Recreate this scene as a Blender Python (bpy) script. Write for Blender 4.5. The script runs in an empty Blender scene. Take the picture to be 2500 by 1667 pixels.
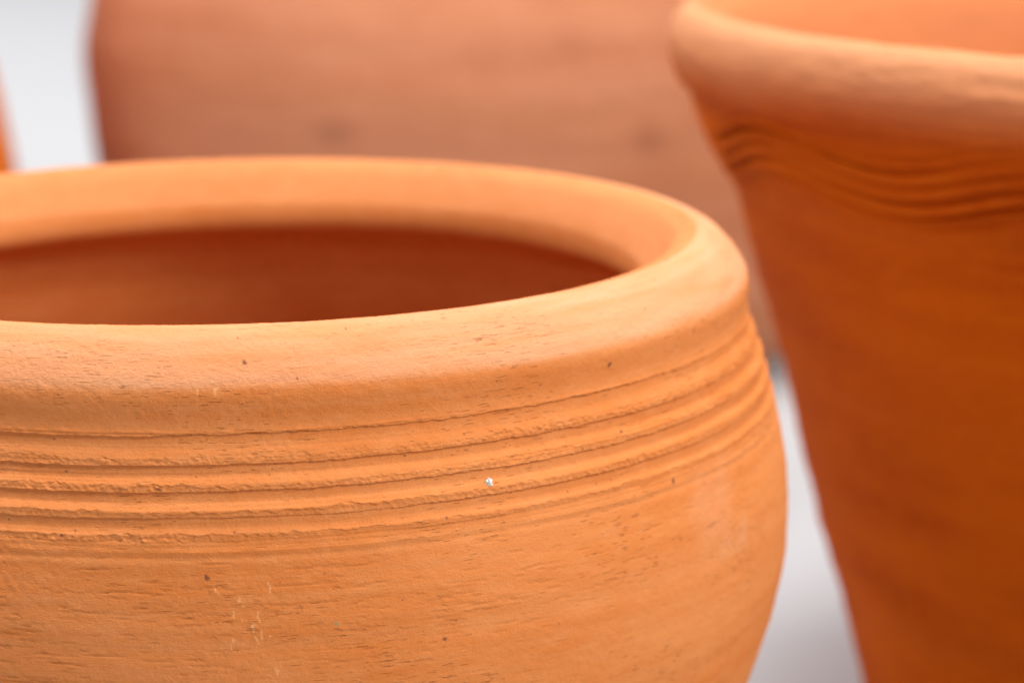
import bpy, math
import numpy as np
from mathutils import Vector, Matrix

sc = bpy.context.scene
C = sc.collection

# ------------------------------------------------------------------ camera
PITCH, ROLL, YAW = 0.2167, -0.0087, 0.0995
cam_d = bpy.data.cameras.new('camera')
cam_d.lens = 100.0; cam_d.sensor_width = 36.0
cam_d.clip_start = 0.01; cam_d.clip_end = 50.0
cam_d.dof.use_dof = True
cam_d.dof.focus_distance = 0.462
cam_d.dof.aperture_fstop = 14.0
cam_d.dof.aperture_blades = 0
cam = bpy.data.objects.new('camera', cam_d); C.objects.link(cam)
fw = Vector((math.sin(YAW)*math.cos(PITCH), math.cos(YAW)*math.cos(PITCH), -math.sin(PITCH)))
rt = fw.cross(Vector((0, 0, 1))).normalized(); up = rt.cross(fw)
r2 = rt*math.cos(ROLL)+up*math.sin(ROLL); u2 = -rt*math.sin(ROLL)+up*math.cos(ROLL)
cam.matrix_world = Matrix(((r2.x, u2.x, -fw.x, 0.0), (r2.y, u2.y, -fw.y, -0.548), (r2.z, u2.z, -fw.z, 0.0972), (0, 0, 0, 1)))
sc.camera = cam

# ------------------------------------------------------------------ light
w = bpy.data.worlds.new("World"); sc.world = w; w.use_nodes = True
bg = w.node_tree.nodes['Background']
bg.inputs[0].default_value = (0.93, 0.95, 1.0, 1); bg.inputs[1].default_value = 0.41

def area(name, loc, target, size, power, col):
    d = bpy.data.lights.new(name, 'AREA'); d.shape = 'RECTANGLE'; d.size, d.size_y = size
    d.energy = power; d.color = col
    o = bpy.data.objects.new(name, d); C.objects.link(o)
    o.location = loc
    o.rotation_euler = (Vector(target)-Vector(loc)).to_track_quat('-Z', 'Y').to_euler()
    return o

area('overhead_softbox', (0.12, 0.10, 1.45), (0.12, 0.10, -0.1), (0.7, 0.7), 34, (1.0, 0.985, 0.97))
area('right_softbox', (1.45, 0.05, 0.80), (0.05, 0.0, -0.05), (0.6, 0.6), 3, (1.0, 0.97, 0.93))
area('right_front_softbox', (1.2, -0.8, 0.9), (0.05, 0.0, -0.05), (0.6, 0.6), 28, (1.0, 0.98, 0.93))
area('left_softbox', (-1.3, 0.2, 0.9), (0.05, 0.0, -0.05), (0.6, 0.6), 14, (1.0, 0.96, 0.95))
area('front_fill', (-0.25, -1.3, 0.45), (0.0, 0.0, -0.05), (0.5, 0.5), 2.6, (1.0, 0.94, 0.92))  # added fill, lifts the front wall of the near pot
area('backdrop_fill', (-0.5, 2.0, 1.5), (-0.5, 1.9, -0.17), (1.2, 1.2), 42, (1.0, 0.99, 0.98))  # added lamp that evens out the brightness of the far backdrop
sc.view_settings.view_transform = 'Standard'
sc.view_settings.look = 'None'
sc.view_settings.exposure = 0.0
sc.view_settings.gamma = 1.0
sc.cycles.max_bounces = 12
sc.cycles.diffuse_bounces = 8

# ------------------------------------------------------------------ noise helpers
rng = np.random.default_rng(11)

def bs(x):
    """cubic B-spline taps: index and four weights"""
    i = np.floor(x).astype(int); f = x-i
    w0 = (1-f)**3/6; w1 = (3*f**3-6*f**2+4)/6; w2 = (-3*f**3+3*f**2+3*f+1)/6; w3 = f**3/6
    return i, (w0, w1, w2, w3)

def vnoise(s, phi, ls, lphi):
    """smooth value noise on a grid, rows s (metres, cell ls), cols phi (radians, cell lphi; periodic)"""
    n = max(4, int(round(2*math.pi/lphi)))
    si, sw = bs((s-s.min())/ls); m = int(si.max())+5
    L = rng.standard_normal((m, n))*1.6
    R = sum(wk[:, None]*L[si+k] for k, wk in enumerate(sw))
    pi_, pw = bs((phi % (2*math.pi))/(2*math.pi)*n)
    return sum(wk[None]*R[:, (pi_+k) % n] for k, wk in enumerate(pw))

def n1(phi, cells):
    """1-D periodic noise along the wheel direction, cells = list of (count, amplitude)"""
    o = 0
    for n, a in cells:
        L = rng.standard_normal(n)*1.4
        i, wt = bs((phi % (2*math.pi))/(2*math.pi)*n)
        o = o+a*sum(wk*L[(i+k) % n] for k, wk in enumerate(wt))
    return o

def ss(a, b, x):
    t = np.clip((x-a)/(b-a), 0, 1); return t*t*(3-2*t)

def resample(pts, spacing):
    """smooth (Catmull-Rom) profile curve; spacing(s_fraction_point) gives local step"""
    P = np.array(pts, float)
    P = np.vstack([2*P[0]-P[1], P, 2*P[-1]-P[-2]])
    out = []
    for i in range(1, len(P)-2):
        p0, p1, p2, p3 = P[i-1:i+3]
        # centripetal parametrisation keeps uneven points free of loops
        t0 = 0; t1 = np.linalg.norm(p1-p0)**.5; t2 = t1+np.linalg.norm(p2-p1)**.5; t3 = t2+np.linalg.norm(p3-p2)**.5
        t = np.linspace(t1, t2, 60, endpoint=False)[:, None]
        A1 = (t1-t)/(t1-t0)*p0+(t-t0)/(t1-t0)*p1; A2 = (t2-t)/(t2-t1)*p1+(t-t1)/(t2-t1)*p2; A3 = (t3-t)/(t3-t2)*p2+(t-t2)/(t3-t2)*p3
        B1 = (t2-t)/(t2-t0)*A1+(t-t0)/(t2-t0)*A2; B2 = (t3-t)/(t3-t1)*A2+(t-t1)/(t3-t1)*A3
        out.append((t2-t)/(t2-t1)*B1+(t-t1)/(t2-t1)*B2)
    D = np.vstack(out+[P[-2][None]])
    s = np.r_[0, np.cumsum(np.linalg.norm(np.diff(D, axis=0), axis=1))]
    # variable spacing
    dens = np.array([1/spacing(a, b) for a, b in D])
    c = np.r_[0, np.cumsum((dens[1:]+dens[:-1])/2*np.diff(s))]
    n = int(c[-1])
    ci = np.linspace(0, c[-1], n)
    si = np.interp(ci, c, s)
    return np.interp(si, s, D[:, 0]), np.interp(si, s, D[:, 1]), si

def col_angles(c0, c1, n_in, n_out):
    a = np.linspace(c0, c1, n_in, endpoint=False); b = np.linspace(c1, c0+2*math.pi, n_out, endpoint=False)
    return np.r_[a, b]

def lathe(r, z, s, phi, disp):
    dr, dz = np.gradient(r), np.gradient(z); L = np.hypot(dr, dz)+1e-12
    nr, nz = -dz/L, dr/L                      # outward for an upward inside / downward outside profile
    if SIGN: nr, nz = -nr, -nz
    rr = r[:, None]+nr[:, None]*disp; zz = z[:, None]+nz[:, None]*disp
    return np.stack([rr*np.cos(phi), rr*np.sin(phi), zz], -1)
SIGN = False

def grid_normals(P):
    du = np.roll(P, -1, 1)-np.roll(P, 1, 1)
    dv = np.gradient(P, axis=0)
    n = np.cross(dv, du); n /= np.linalg.norm(n, axis=2)[..., None]+1e-12
    return n

def grid_mesh(name, P, N, phi, s, rows, mat, parent, marks=None, flip=False):
    """rows a..b of the lathed grid as one mesh, with normals taken from the whole pot so part seams stay smooth"""
    a, b = rows; Q = P[a:b]; nr_, nc = Q.shape[:2]
    i = np.arange(nr_-1)[:, None]*nc; j = np.arange(nc)[None]; k = (j+1) % nc
    F = np.stack([i+j, i+nc+j, i+nc+k, i+k], -1).reshape(-1, 4)
    if flip: F = F[:, ::-1]
    me = bpy.data.meshes.new(name)
    me.vertices.add(nr_*nc); me.vertices.foreach_set('co', Q.reshape(-1).astype(np.float32))
    me.loops.add(F.size); me.loops.foreach_set('vertex_index', F.reshape(-1).astype(np.int32))
    me.polygons.add(len(F)); me.polygons.foreach_set('loop_start', np.arange(0, F.size, 4, dtype=np.int32))
    me.polygons.foreach_set('use_smooth', np.ones(len(F), bool))
    me.update(calc_edges=True)
    R0 = 0.1
    un = (phi-phi[0])*R0
    U = np.tile(un, (nr_, 1)); V = np.tile(s[a:b, None], (1, nc))
    uv = np.stack([U, V], -1).reshape(-1, 2)[F.reshape(-1)].reshape(-1, 4, 2)
    wrap = (F % nc).max(1)-(F % nc).min(1) > 1
    w_ = uv[wrap]; w_[..., 0] = np.where(w_[..., 0] < 0.3*R0, w_[..., 0]+2*math.pi*R0, w_[..., 0]); uv[wrap] = w_
    me.uv_layers.new(name='wheel').data.foreach_set('uv', uv.reshape(-1).astype(np.float32))
    if marks is not None:
        at = me.color_attributes.new('marks', 'FLOAT_COLOR', 'POINT')
        at.data.foreach_set('color', marks[a:b].reshape(-1).astype(np.float32))
    me.normals_split_custom_set_from_vertices(N[a:b].reshape(-1, 3).astype(np.float32))
    me.materials.append(mat)
    o = bpy.data.objects.new(name, me); C.objects.link(o); o.parent = parent
    return o

def root(name, loc, label, cat):
    o = bpy.data.objects.new(name, None); C.objects.link(o); o.location = loc
    o['label'] = label; o['category'] = cat
    return o

# ------------------------------------------------------------------ materials
class NT:
    def __init__(s, name):
        s.m = bpy.data.materials.new(name); s.m.use_nodes = True; s.t = s.m.node_tree; s.n = s.t.nodes
        s.b = s.n['Principled BSDF']
    def new(s, typ, **kw):
        o = s.n.new(typ)
        for k, v in kw.items(): setattr(o, k, v)
        return o
    def link(s, a, b): s.t.links.new(a, b)
    def val(s, sock, v):
        if hasattr(v, 'links'): s.link(v, sock)
        else: sock.default_value = v
    def math(s, op, a, b=0.0, c=0.0, clamp=False):
        o = s.new('ShaderNodeMath', operation=op, use_clamp=clamp)
        s.val(o.inputs[0], a); s.val(o.inputs[1], b); s.val(o.inputs[2], c); return o.outputs[0]
    def noise(s, vec, scl, scale=1.0, detail=4, rough=.55, dist=0.0, loc=(0, 0, 0)):
        mp = s.new('ShaderNodeMapping'); mp.inputs['Scale'].default_value = scl; mp.inputs['Location'].default_value = loc
        s.link(vec, mp.inputs[0])
        o = s.new('ShaderNodeTexNoise'); o.inputs['Scale'].default_value = scale; o.inputs['Detail'].default_value = detail
        o.inputs['Roughness'].default_value = rough; o.inputs['Distortion'].default_value = dist
        s.link(mp.outputs[0], o.inputs['Vector']); return o.outputs['Fac']
    def ramp(s, x, a, b, lo=0.0, hi=1.0):
        o = s.new('ShaderNodeMapRange', interpolation_type='SMOOTHSTEP'); s.link(x, o.inputs[0])
        o.inputs[1].default_value = a; o.inputs[2].default_value = b; o.inputs[3].default_value = lo; o.inputs[4].default_value = hi
        return o.outputs[0]
    def mix(s, f, a, b, typ='MIX'):
        o = s.new('ShaderNodeMix', data_type='RGBA', blend_type=typ); s.val(o.inputs[0], f)
        s.val(o.inputs[6], a); s.val(o.inputs[7], b); return o.outputs[2]

def clay(name, base, pale, deep, bump=1.0, spec=.06, rough=.8, marks=False, rim_light_dust=(.57, .34, .215)):
    t = NT(name)
    uv = t.new('ShaderNodeUVMap', uv_map='wheel').outputs[0]
    big = t.noise(uv, (14, 40, 1), detail=3)                  # broad firing tone
    band = t.noise(uv, (6, 420, 1), detail=4, rough=.6, loc=(3, 0, 0))   # wheel bands
    mot = t.noise(uv, (160, 330, 1), detail=5, rough=.6, loc=(9, 4, 0))
    c = t.mix(t.ramp(big, .34, .66), (*base, 1), (*deep, 1))
    c = t.mix(t.ramp(band, .42, .72, 0, .28), c, (*pale, 1))
    c = t.mix(t.ramp(mot, .4, .75, 0, .35), c, (*pale, 1))
    grain = t.noise(uv, (2300, 3000, 1), detail=3, rough=.6)
    grit = t.noise(uv, (900, 1500, 1), detail=4, rough=.65, loc=(1, 7, 0))
    strk = t.noise(uv, (220, 3600, 1), detail=3, rough=.6, loc=(5, 2, 0))
    crk = t.noise(uv, (300, 3600, 1), detail=2, rough=.5, dist=.12, loc=(2, 2, 0))
    clus = t.noise(uv, (38, 75, 1), detail=2, loc=(4, 8, 0))
    thr = t.math('SUBTRACT', .352, t.math('MULTIPLY', t.ramp(clus, .62, .42), .10))
    # crack = crk below the threshold
    cm = t.math('MULTIPLY', t.math('SUBTRACT', thr, crk), 34.0, clamp=True)
    c = t.mix(t.ramp(grain, .3, .7, 0, .16), c, (*pale, 1))
    c = t.mix(t.math('MULTIPLY', cm, .30), c, (deep[0]*.55, deep[1]*.45, deep[2]*.4, 1))
    h = t.math('MULTIPLY', t.math('SUBTRACT', grain, .5), .95)
    h = t.math('ADD', h, t.math('MULTIPLY', t.math('SUBTRACT', grit, .5), .7))
    h = t.math('ADD', h, t.math('MULTIPLY', t.math('SUBTRACT', strk, .5), .35))
    h = t.math('SUBTRACT', h, t.math('MULTIPLY', cm, 1.5))
    if marks:
        at = t.new('ShaderNodeAttribute', attribute_name='marks')
        sep = t.new('ShaderNodeSeparateColor'); t.link(at.outputs['Color'], sep.inputs[0])
        c = t.mix(sep.outputs[2], c, (*rim_light_dust, 1))  # highlight painted into rims and inner lips, plus the chalky patches
        c = t.mix(t.math('MULTIPLY', sep.outputs[1], .30), c, (.85, .50, .24, 1))
        c = t.mix(t.math('MULTIPLY', at.outputs['Alpha'], .7), c, (.22, .20, .09, 1))
        c = t.mix(t.math('MULTIPLY', sep.outputs[0], .85), c, (.13, .045, .03, 1))
    bp = t.new('ShaderNodeBump'); bp.inputs['Strength'].default_value = 1.0
    bp.inputs['Distance'].default_value = .00015*bump; t.link(h, bp.inputs['Height'])
    t.link(c, t.b.inputs['Base Color']); t.link(bp.outputs[0], t.b.inputs['Normal'])
    t.b.inputs['Roughness'].default_value = rough; t.b.inputs['Specular IOR Level'].default_value = spec
    return t.m

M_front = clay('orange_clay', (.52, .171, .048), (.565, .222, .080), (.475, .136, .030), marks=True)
M_right = clay('deep_orange_clay', marks=True, rim_light_dust=(.52, .225, .105), spec=.05, rough=.8, base=(.43, .072, .0010), pale=(.50, .105, .003), deep=(.33, .043, .0005))
M_back = clay('pink_clay', marks=True, base=(.43, .168, .085), pale=(.47, .20, .115), deep=(.37, .125, .055))
M_left = clay('bright_orange_clay', (.62, .16, .015), (.64, .19, .03), (.57, .13, .01))

t = NT('white_paper'); uvp = t.new('ShaderNodeTexCoord').outputs['Object']
n = t.noise(uvp, (6, 6, 6), detail=3)
t.link(t.mix(n, (.375, .375, .385, 1), (.395, .395, .405, 1)), t.b.inputs['Base Color'])
t.b.inputs['Roughness'].default_value = .75
M_paper = t.m
t = NT('white_grit'); tcg = t.new('ShaderNodeTexCoord').outputs['Object']
n = t.noise(tcg, (2500, 2500, 2500), detail=3)
t.link(t.mix(t.ramp(n, .35, .6), (.28, .25, .20, 1), (.66, .64, .60, 1)), t.b.inputs['Base Color']); M_grit = t.m

# ------------------------------------------------------------------ the backdrop
GZ = -0.17
def backdrop():
    prof = [(-1.6, GZ), (2.6, GZ)]
    for k in range(1, 25):
        a = math.pi/2*k/24; prof.append((2.6+.9*math.sin(a), GZ+.9*(1-math.cos(a))))
    prof.append((3.5, GZ+2.6))
    V = []; F = []
    xs = (-2.6, -1.3, 0, 1.3, 2.6)
    for y, z in prof:
        for x in xs: V.append((x, y, z))
    n = len(xs)
    for i in range(len(prof)-1):
        for j in range(n-1): F.append((i*n+j, i*n+j+1, (i+1)*n+j+1, (i+1)*n+j))
    me = bpy.data.meshes.new('white_backdrop'); me.from_pydata(V, [], F); me.materials.append(M_paper)
    for p in me.polygons: p.use_smooth = True
    o = bpy.data.objects.new('white_backdrop', me); C.objects.link(o); o['kind'] = 'structure'
backdrop()

# ------------------------------------------------------------------ front pot
RIM = [(.0960, -.0300), (.0900, -.0200), (.0840, -.0160), (.0812, -.0146), (.0797, -.0136), (.0790, -.0125), (.0794, -.0113), (.0797, -.0099), (.0796, -.0094), (.0797, -.0089), (.0812, -.0066), (.0835, -.0036), (.0862, -.0012), (.0884, -.0002), (.0905, .0001),
       (.0935, -.0007), (.0962, -.0025), (.0985, -.0052), (.0998, -.0077), (.1003, -.0100), (.1000, -.0140)]
def front_pot():
    R = root('terracotta_pot', (0, 0, GZ), 'wide orange pot in front with ragged grooves below its rim and dark open mouth', 'clay pot')
    pts = [(.004, -.160), (.040, -.160), (.058, -.156), (.072, -.140), (.084, -.118), (.095, -.092), (.1005, -.065), (.1005, -.045)] + RIM + \
          [(.1007, -.0165), (.1020, -.0205), (.1036, -.0248), (.1053, -.0310), (.1066, -.0370), (.1077, -.0424), (.1084, -.0498), (.1085, -.0544), (.1080, -.0637), (.1059, -.0731),
           (.1028, -.0827), (.0994, -.0909), (.093, -.104), (.083, -.122), (.072, -.143), (.066, -.158), (.065, -.1675), (.063, -.1698), (.052, -.1692), (.004, -.168)]
    inner_end = None
    def sp(r, z):
        out = r > .0885 and z > -.12
        if r > .0995 and z > -.035: return .00010
        if r > .0850 and z > -.0155: return .00016
        if r > .0995 and z > -.066 : return .00022 if r > .1008 else .0018
        if r > .0905 and z > -.10 and z < -.066: return .0006
        return .0018
    r, z, s = resample(pts, sp)
    phi = col_angles(math.radians(-178), math.radians(8), 1350, 170)
    crest = int(np.argmax(z))
    ii = np.arange(len(z)); outer = ii > crest
    # wheel unevenness + fine relief on the outside
    d = vnoise(s, phi, .012, .35)*.00012+vnoise(s, phi, .0022, .9)*.00006
    d += vnoise(s, phi, .0010, .045)*.000022+vnoise(s, phi, .0009, .009)*.000016
    d += vnoise(s, phi, .00045, .0045)*.00002*(1+.5*vnoise(s, phi, .012, .12))
    Zc = z[:, None]; O = outer[:, None]
    deepin = (~outer)[:, None] & (Zc < -.02)
    d += deepin*(vnoise(s, phi, .006, 1.5)*.00045+.0004*np.sin(Zc/.0021))+deepin*(.0016*np.exp(-((Zc+.052)/.006)**2)-.0012*np.exp(-((Zc+.068)/.006)**2))
    zk = [-.0158, -.0204, -.0245, -.0285, -.0322]
    amp = (1+.18*n1(phi, [(9, 1)]))*(1+.22*ss(-1.3, -.5, phi))
    fade = 1.0
    # burr above the first groove
    wb = n1(phi, [(60, .00010), (260, .00006), (900, .00004)])
    t0 = (zk[0]-Zc-wb)
    g = np.exp(-((t0+.00035)/.00030)**2)*(.00016+.00006*n1(phi, [(150, 1), (800, 1)]))
    for k in range(4):
        sp_ = zk[k]-zk[k+1]
        top = n1(phi, [(50, .00007), (300, .00003), (1100, .00002)])
        t_ = (zk[k]-Zc+(wb if k == 0 else wprev))/sp_
        wn = n1(phi, [(40, .00008), (240, .00004), (1000, .00003)])
        tn = (zk[k+1]-Zc+wn)/sp_            # <0 above the next dark line
        depth = [.00056, .00082, .00082, .00066][k]*amp
        inside = (t_ > 0) & (tn < 0)
        rise = ss(.28, .72, t_+n1(phi, [(30, .02)]))
        h = -depth*(1-rise)
        # ragged torn step on the crest
        rag = .745+n1(phi, [(70, .035), (330, .035), (1200, .03)])
        stepd = .00019*np.clip(.65+n1(phi, [(14, .3), (60, .35), (300, .3)]), .25, 1.5)*(1-.3*ss(-1.2, -.5, phi))
        st = ss(0, .035, t_-rag)
        hh = h+.00014*ss(.45, .74, t_)-st*stepd*.75-.00011*np.clip((t_-rag)/.24, 0, 1)
        hh = hh+st*vnoise(s, phi, .0003, .003)*.00005*np.clip(1+n1(phi, [(25, .6)]), .2, 2)
        if k == 3: pass
        # round off right above the dark line
        hh = hh-.00003*ss(-.10, 0, tn)
        g = np.where(inside, hh, g)
        wprev = wn
    # below the fifth line: small step and two fading folds
    t5 = (zk[4]-Zc+wprev)
    below = t5 > 0
    patch = np.clip(.55+.5*n1(phi, [(40, 1), (200, .5)]), 0, 1.4)
    hb = -.00016*patch*np.exp(-t5/.0012)+.00007*np.exp(-((t5-.0017)/.0005)**2)*(1+.6*n1(phi, [(100, 1), (500, .6)]))-.00010*np.exp(-((t5-.0025)/.0004)**2)+.00004*np.exp(-((t5-.0036)/.0006)**2)
    g = np.where(below, hb, g)
    g = g*O*(Zc < -.0135)
    # fine scratches inside the grooves run with the wheel
    scr = vnoise(s, phi, .00024, .5)*.000036*O*((Zc < -.0155) & (Zc > -.034))
    d = d+g+scr
    # drag cracks: short torn dashes in clusters
    H, W = d.shape
    dcol = (phi[1]-phi[0])
    vis = 1350
    s_of = s
    cl = [(-.043, -62, .006, 16), (-.0465, -70, .005, 14), (-.040, -100, .010, 22), (-.048, -95, .008, 26), (-.0035, -66, .0022, 10), (-.0042, -58, .0018, 12), (-.054, -85, .006, 40), (-.052, -110, .006, 16)]
    n_cr = 620
    for q in range(n_cr):
        if rng.random() < .55:
            zc, pc, sz, sp2 = cl[rng.integers(len(cl))]; zz0 = zc+rng.normal()*sz*.5; pp = math.radians(pc+rng.normal()*sp2*.5)
        else:
            zz0 = rng.uniform(-.075, -.034) if rng.random() < .8 else rng.uniform(-.013, -.0005); pp = math.radians(rng.uniform(-165, -15))
        col = int((pp-phi[0])/dcol)
        if col < 30 or col > vis-60: continue
        cand = np.where(outer)[0]; row = cand[np.argmin(abs(z[cand]-zz0))]
        L = int(np.clip(rng.lognormal(1.9, .6), 3, 26)); dep = rng.uniform(.00008, .00024)*(.7 if zz0 > -.014 else 1)
        y = row+rng.normal()*.3; sl = rng.normal()*.10
        for x in range(-L, L+1):
            y += sl*.3+rng.normal()*.10
            yy = int(round(y)); 
            if yy < 3 or yy > H-4: break
            a = dep*(1-(x/(L+1))**2)*rng.uniform(.6, 1)
            d[yy, col+x] -= a; d[yy-1, col+x] += a*.15
    # marks
    marks = np.zeros((H, W, 4))
    edge = Zc+n1(phi, [(7, .0002), (40, .00008)])
    marks[..., 2] = O*(.34+.12*ss(-1.5, -.9, phi))*ss(-.0090, -.0070, edge)*(.85+.15*vnoise(s, phi, .001, .08))+(~O)*.10*ss(-.0094, -.0082, Zc+0*edge)  # upper rim and inner slope lightened in colour, standing in for highlight
    def spot(ch, pdeg, zz0, rm, el=1.0, irr=.35, slope=0.0):
        cand = np.where(outer)[0]
        row = cand[np.argmin(abs(z[cand]-zz0))]; c0 = int((math.radians(pdeg)-phi[0])/dcol)
        hr = int(rm*el/max(1e-5, abs(s[row+1]-s[row])))+3; hc = int(rm/(dcol*r[row]))+3
        a0, a1, b0, b1 = max(row-hr*2, 0), min(row+hr*2, H), max(c0-hc*2, 0), min(c0+hc*2, vis)
        ys = (s[a0:a1]-s[row])[:, None]/el; xs = ((phi[b0:b1]-phi[c0])*r[row])[None]-slope*ys*el
        ang = np.arctan2(ys, xs); q1, q2, q3 = rng.uniform(0, 6.28, 3)
        dd = np.hypot(xs, ys)*(1+irr*(.5*np.sin(ang*2+q1)+.35*np.sin(ang*3+q2)+.2*np.sin(ang*5+q3)))
        m = 1-(ss(.1, 1.3, dd/rm) if ch == 2 else ss(.6, 1.1, dd/rm))
        marks[a0:a1, b0:b1, ch] = np.maximum(marks[a0:a1, b0:b1, ch], m*(.15 if ch == 2 else 1))
    dark = [(-89.0, -.0046, .55), (-50.5, -.0115, .6), (-92.9, -.0379, .6), (-105.8, -.0214, .35), (-97.0, -.0239, .4), (-105.7, -.0314, .45), (-50.3, -.0228, .45), (-44.5, -.0333, .6),
            (-59.5, -.0126, .3), (-72.3, -.051, .5), (-107.1, -.0166, .3), (-104.5, -.0305, .3), (-93.8, -.0221, .25), (-78.7, -.0008, .3), (-58.3, -.0303, .25), (-41.2, -.0323, .35), (-67.7, -.0591, .3)]
    for p_, zz, rm in dark: spot(0, p_, zz, rm*.00075, 1.3 if rm > .55 else 1.0)
    for q in range(40): spot(0, rng.uniform(-140, -30), rng.uniform(-.07, 0), rng.uniform(.00010, .00024))
    pale = [(-91.8, -.0085), (-93.5, -.0086), (-87.5, -.0398), (-92.2, -.0398), (-90.1, -.0414), (-90.7, -.0436), (-88.6, -.0438), (-89.1, -.046), (-88.8, -.048), (-88.4, -.0477), (-90.9, -.0483), (-87.1, -.0537)]
    for p_, zz in pale:
        spot(1, p_, zz, rng.uniform(.00014, .00024), rng.uniform(2, 4.5), .7, rng.uniform(-.3, .3))
        for q in range(1): spot(1, p_+rng.normal()*.5, zz+rng.normal()*.0006, rng.uniform(.0001, .00016), rng.uniform(1, 3), .6, 0)
    spot(3, -81.9, -.0462, .0004, 1.1, .3)
    for p_, zz, rm in [(-40.2, -.0392, .006), (-33.6, -.0475, .004), (-36.8, -.0385, .006), (-39, -.043, .006), (-37, -.047, .004)]: spot(2, p_, zz, rm, 1.0, .25)
    P = lathe(r, z, s, phi, d)
    P[..., 2] -= GZ
    N = grid_normals(P)
    # parts: body (inside and outside below the grooves), rim, grooved band
    cand = np.where((~outer) & (r < .0808) & (z > -.03))[0]; i_lip = cand[0]
    oc = np.where(outer)[0]
    i_g1 = oc[np.argmin(abs(z[oc]-(-.0157)))]; i_g5 = oc[np.argmin(abs(z[oc]-(-.0364)))]
    grid_mesh('inner_wall', P, N, phi, s, (0, i_lip+1), M_front, R, marks)
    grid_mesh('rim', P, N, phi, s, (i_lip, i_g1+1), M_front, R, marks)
    grid_mesh('grooved_band', P, N, phi, s, (i_g1, i_g5+1), M_front, R, marks)
    grid_mesh('body', P, N, phi, s, (i_g5, len(z)), M_front, R, marks)
    print('front pot grid', P.shape)
    # white grit stuck in the fourth groove
    pd = math.radians(-66.7); rr = .1042
    cpos = Vector((rr*math.cos(pd), rr*math.sin(pd), -.0267-GZ))
    V = []; F = []
    nn, mm = 14, 7
    for i in range(mm):
        a = math.pi*i/(mm-1)
        for j in range(nn):
            b = 2*math.pi*j/nn; q = 1+.18*rng.standard_normal()
            x = math.sin(a)*math.cos(b)*.00062*q; y = math.sin(a)*math.sin(b)*.0004*q; zz = math.cos(a)*.00085*(q if i else 1)
            zz = max(zz, -.00035)
            V.append(cpos+Vector((-math.sin(pd)*x+math.cos(pd)*y, math.cos(pd)*x+math.sin(pd)*y, zz)))
    for i in range(mm-1):
        for j in range(nn): F.append((i*nn+j, (i+1)*nn+j, (i+1)*nn+(j+1) % nn, i*nn+(j+1) % nn))
    me = bpy.data.meshes.new('grit'); me.from_pydata(V, [], F); me.materials.append(M_grit)
    o = bpy.data.objects.new('grit', me); C.objects.link(o); o.parent = R; o['label'] = 'white speck of grit stuck in a groove'
front_pot()

# ------------------------------------------------------------------ right pot
def right_pot():
    R = root('terracotta_pot', (.2561, .14, GZ), 'tall flared deep orange pot at right with thick rolled rim and wavy combed lines', 'clay pot')
    rc, zc = .1402, .0265
    # inside, bottom to rim
    pts = [(.004, -.158), (.070, -.157), (.083, -.150), (.092, -.120), (.106, -.060), (.118, -.010), (.1245, .010), (.128, .0175), (.1325, .0232), (.1370, .0259),
           (.1400, .0265), (.1430, .0252), (.1454, .0218), (.1466, .0176), (.1463, .0130), (.1445, .0083), (.1408, .0040), (.1385, .0005), (.1368, -.0040), (.1322, -.0131), (.1294, -.0203), (.1260, -.0347), (.1226, -.0464),
           (.1189, -.0586), (.1156, -.0707), (.1106, -.0922), (.1055, -.1120), (.0999, -.1326), (.0941, -.1560), (.0915, -.1670), (.0895, -.1699), (.078, -.1692), (.004, -.168)]
    def sp(r, z):
        if r > .127 and z > -.022: return .00035
        return .0012
    r, z, s = resample(pts, sp)
    phi = col_angles(math.radians(-200), math.radians(-80), 620, 300)
    crest = int(np.argmax(z)); outer = np.arange(len(z)) > crest
    d = vnoise(s, phi, .02, .4)*.00025+vnoise(s, phi, .004, .9)*.00012+vnoise(s, phi, .0015, .05)*.00008+vnoise(s, phi, .0012, .014)*.00006
    Zc = z[:, None]; O = outer[:, None]
    ph = phi[None]
    wave = .0033*np.cos(10*(ph-math.radians(-162)))+.0009*np.sin(5*ph+1.0)+.0012*np.cos(2*(ph-math.radians(-120)))
    w2 = .0004*n1(phi, [(24, 1)])[None]
    g = 0
    for z0, dep, wd in [(.0034, .00025, .0006), (.0008, .00085, .00085), (-.0030, .00050, .0006), (-.0066, .00085, .00085), (-.0100, .00040, .0006), (-.0128, .00030, .0006)]:
        q = (Zc-z0-wave-w2)/wd
        dv = 2.1*dep*(1+.35*n1(phi, [(18, 1)]))[None]
        g = g-dv*np.exp(-q**2)+dv*.45*(np.exp(-(q+1.9)**2)+np.exp(-(q-1.9)**2))
    d = d+g*O*(Zc < .012)+O*.0007*ss(-.022, -.012, Zc)*(1-ss(.0, .006, Zc))
    P = lathe(r, z, s, phi, d); P[..., 2] -= GZ
    N = grid_normals(P)
    mk = np.zeros(d.shape+(4,))
    mk[..., 2] = np.where(O, ss(.005, .025, Zc+.0004*vnoise(s, phi, .006, .1)), ss(-.06, .02, Zc+0*d)*.6)  # light from above painted in: paler rim top and upper inside
    ic = np.where((~outer) & (z > .006))[0][0]; oc = np.where(outer)[0]
    i1 = oc[np.argmin(abs(z[oc]-.0045))]; i2 = oc[np.argmin(abs(z[oc]+.020))]
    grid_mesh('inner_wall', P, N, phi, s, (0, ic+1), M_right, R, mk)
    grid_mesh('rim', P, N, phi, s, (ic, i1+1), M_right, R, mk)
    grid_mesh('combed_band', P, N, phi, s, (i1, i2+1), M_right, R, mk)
    grid_mesh('body', P, N, phi, s, (i2, len(z)), M_right, R, mk)
right_pot()

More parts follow.
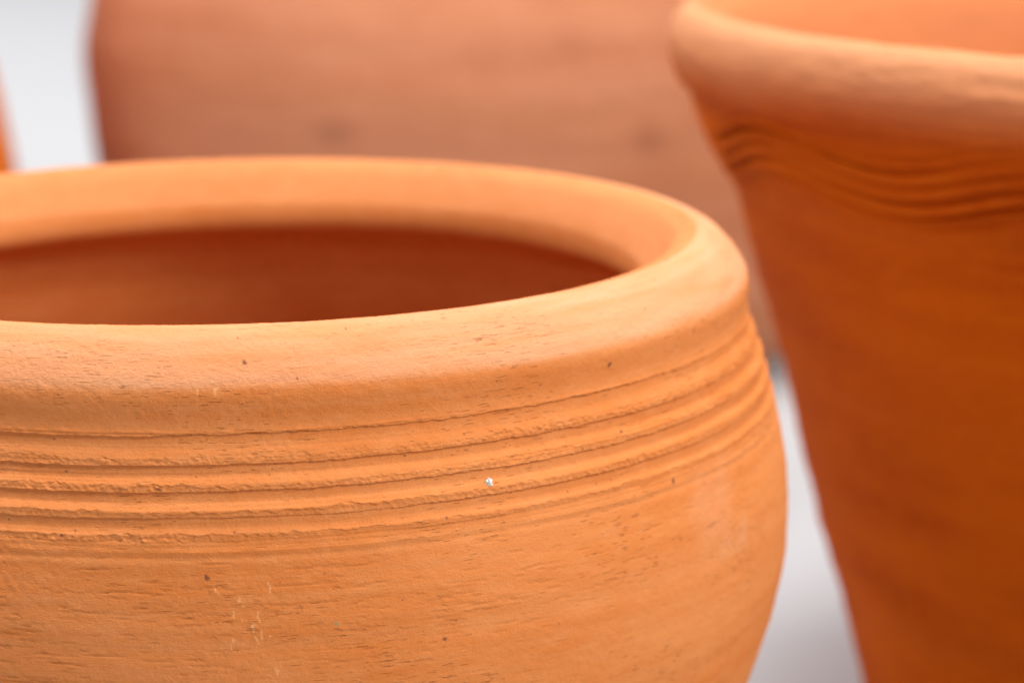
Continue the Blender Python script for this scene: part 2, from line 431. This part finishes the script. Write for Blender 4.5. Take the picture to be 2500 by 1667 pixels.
# ------------------------------------------------------------------ blurred pots behind
def simple_pot(loc, label, mat, outer_pts, wall, rim_r, smudges=()):
    R = root('terracotta_pot', loc, label, 'clay pot')
    o_ = np.array(outer_pts, float)                      # from the rim down to the foot, heights above the table
    top = o_[0]
    inner = [(max(a-wall, .004), max(b, .012)) for a, b in o_[::-1] if b > .012]
    pts = [(.004, .012), (max(inner[0][0]-.02, .01), .012)]+inner[:-1]+[(top[0]-wall*.9, top[1]-.006), (top[0]-wall*.3, top[1]+.001)]+[tuple(x) for x in o_]+[(.004, .001)]
    r, z, s = resample(pts, lambda a, b: .002)
    phi = col_angles(math.radians(-200), math.radians(20), 260, 140)
    crest = int(np.argmax(z)); outer = np.arange(len(z)) > crest
    d = vnoise(s, phi, .03, .5)*.0005+vnoise(s, phi, .006, 1.2)*.00018+vnoise(s, phi, .004, .06)*.0001
    mk = np.zeros(d.shape+(4,))
    for pd, zz, rm, a in smudges:
        dd = np.hypot((phi[None]-math.radians(pd))*.16, (z[:, None]-zz)*1.3)/rm*(1+.15*vnoise(s, phi, .006, .05))
        mk[..., 0] = np.maximum(mk[..., 0], a*(1-ss(.2, 1.2, dd))*outer[:, None])
    P = lathe(r, z, s, phi, d); N = grid_normals(P)
    ic = np.where((~outer) & (z > z.max()-rim_r))[0][0]; oc = np.where(outer)[0]; i1 = oc[np.argmin(abs(z[oc]-(z.max()-rim_r)))]
    grid_mesh('inner_wall', P, N, phi, s, (0, ic+1), mat, R, mk)
    grid_mesh('rim', P, N, phi, s, (ic, i1+1), mat, R, mk)
    grid_mesh('body', P, N, phi, s, (i1, len(z)), mat, R, mk)

simple_pot((.1085, .66, GZ), 'large round pinkish clay jar standing behind, strongly blurred', M_back,
    [(.092, .262), (.097, .256), (.096, .250), (.088, .244), (.090, .238), (.112, .225), (.136, .200), (.159, .168), (.1675, .135), (.1665, .105), (.1610, .070), (.151, .036), (.139, .012), (.130, .002), (.122, .0)], .008, .016, [(-114.3, .115, .008, .36), (-72.5, .110, .009, .34), (-100, .185, .012, .12), (-84, .15, .010, .10)])
simple_pot((-.2062, .62, GZ), 'orange clay pot of which only a blurred sliver shows at the left edge', M_left,
    [(.088, .212), (.092, .206), (.091, .200), (.084, .196), (.096, .176), (.1065, .146), (.1155, .110), (.1200, .072), (.114, .040), (.098, .010), (.090, .0)], .007, .014)
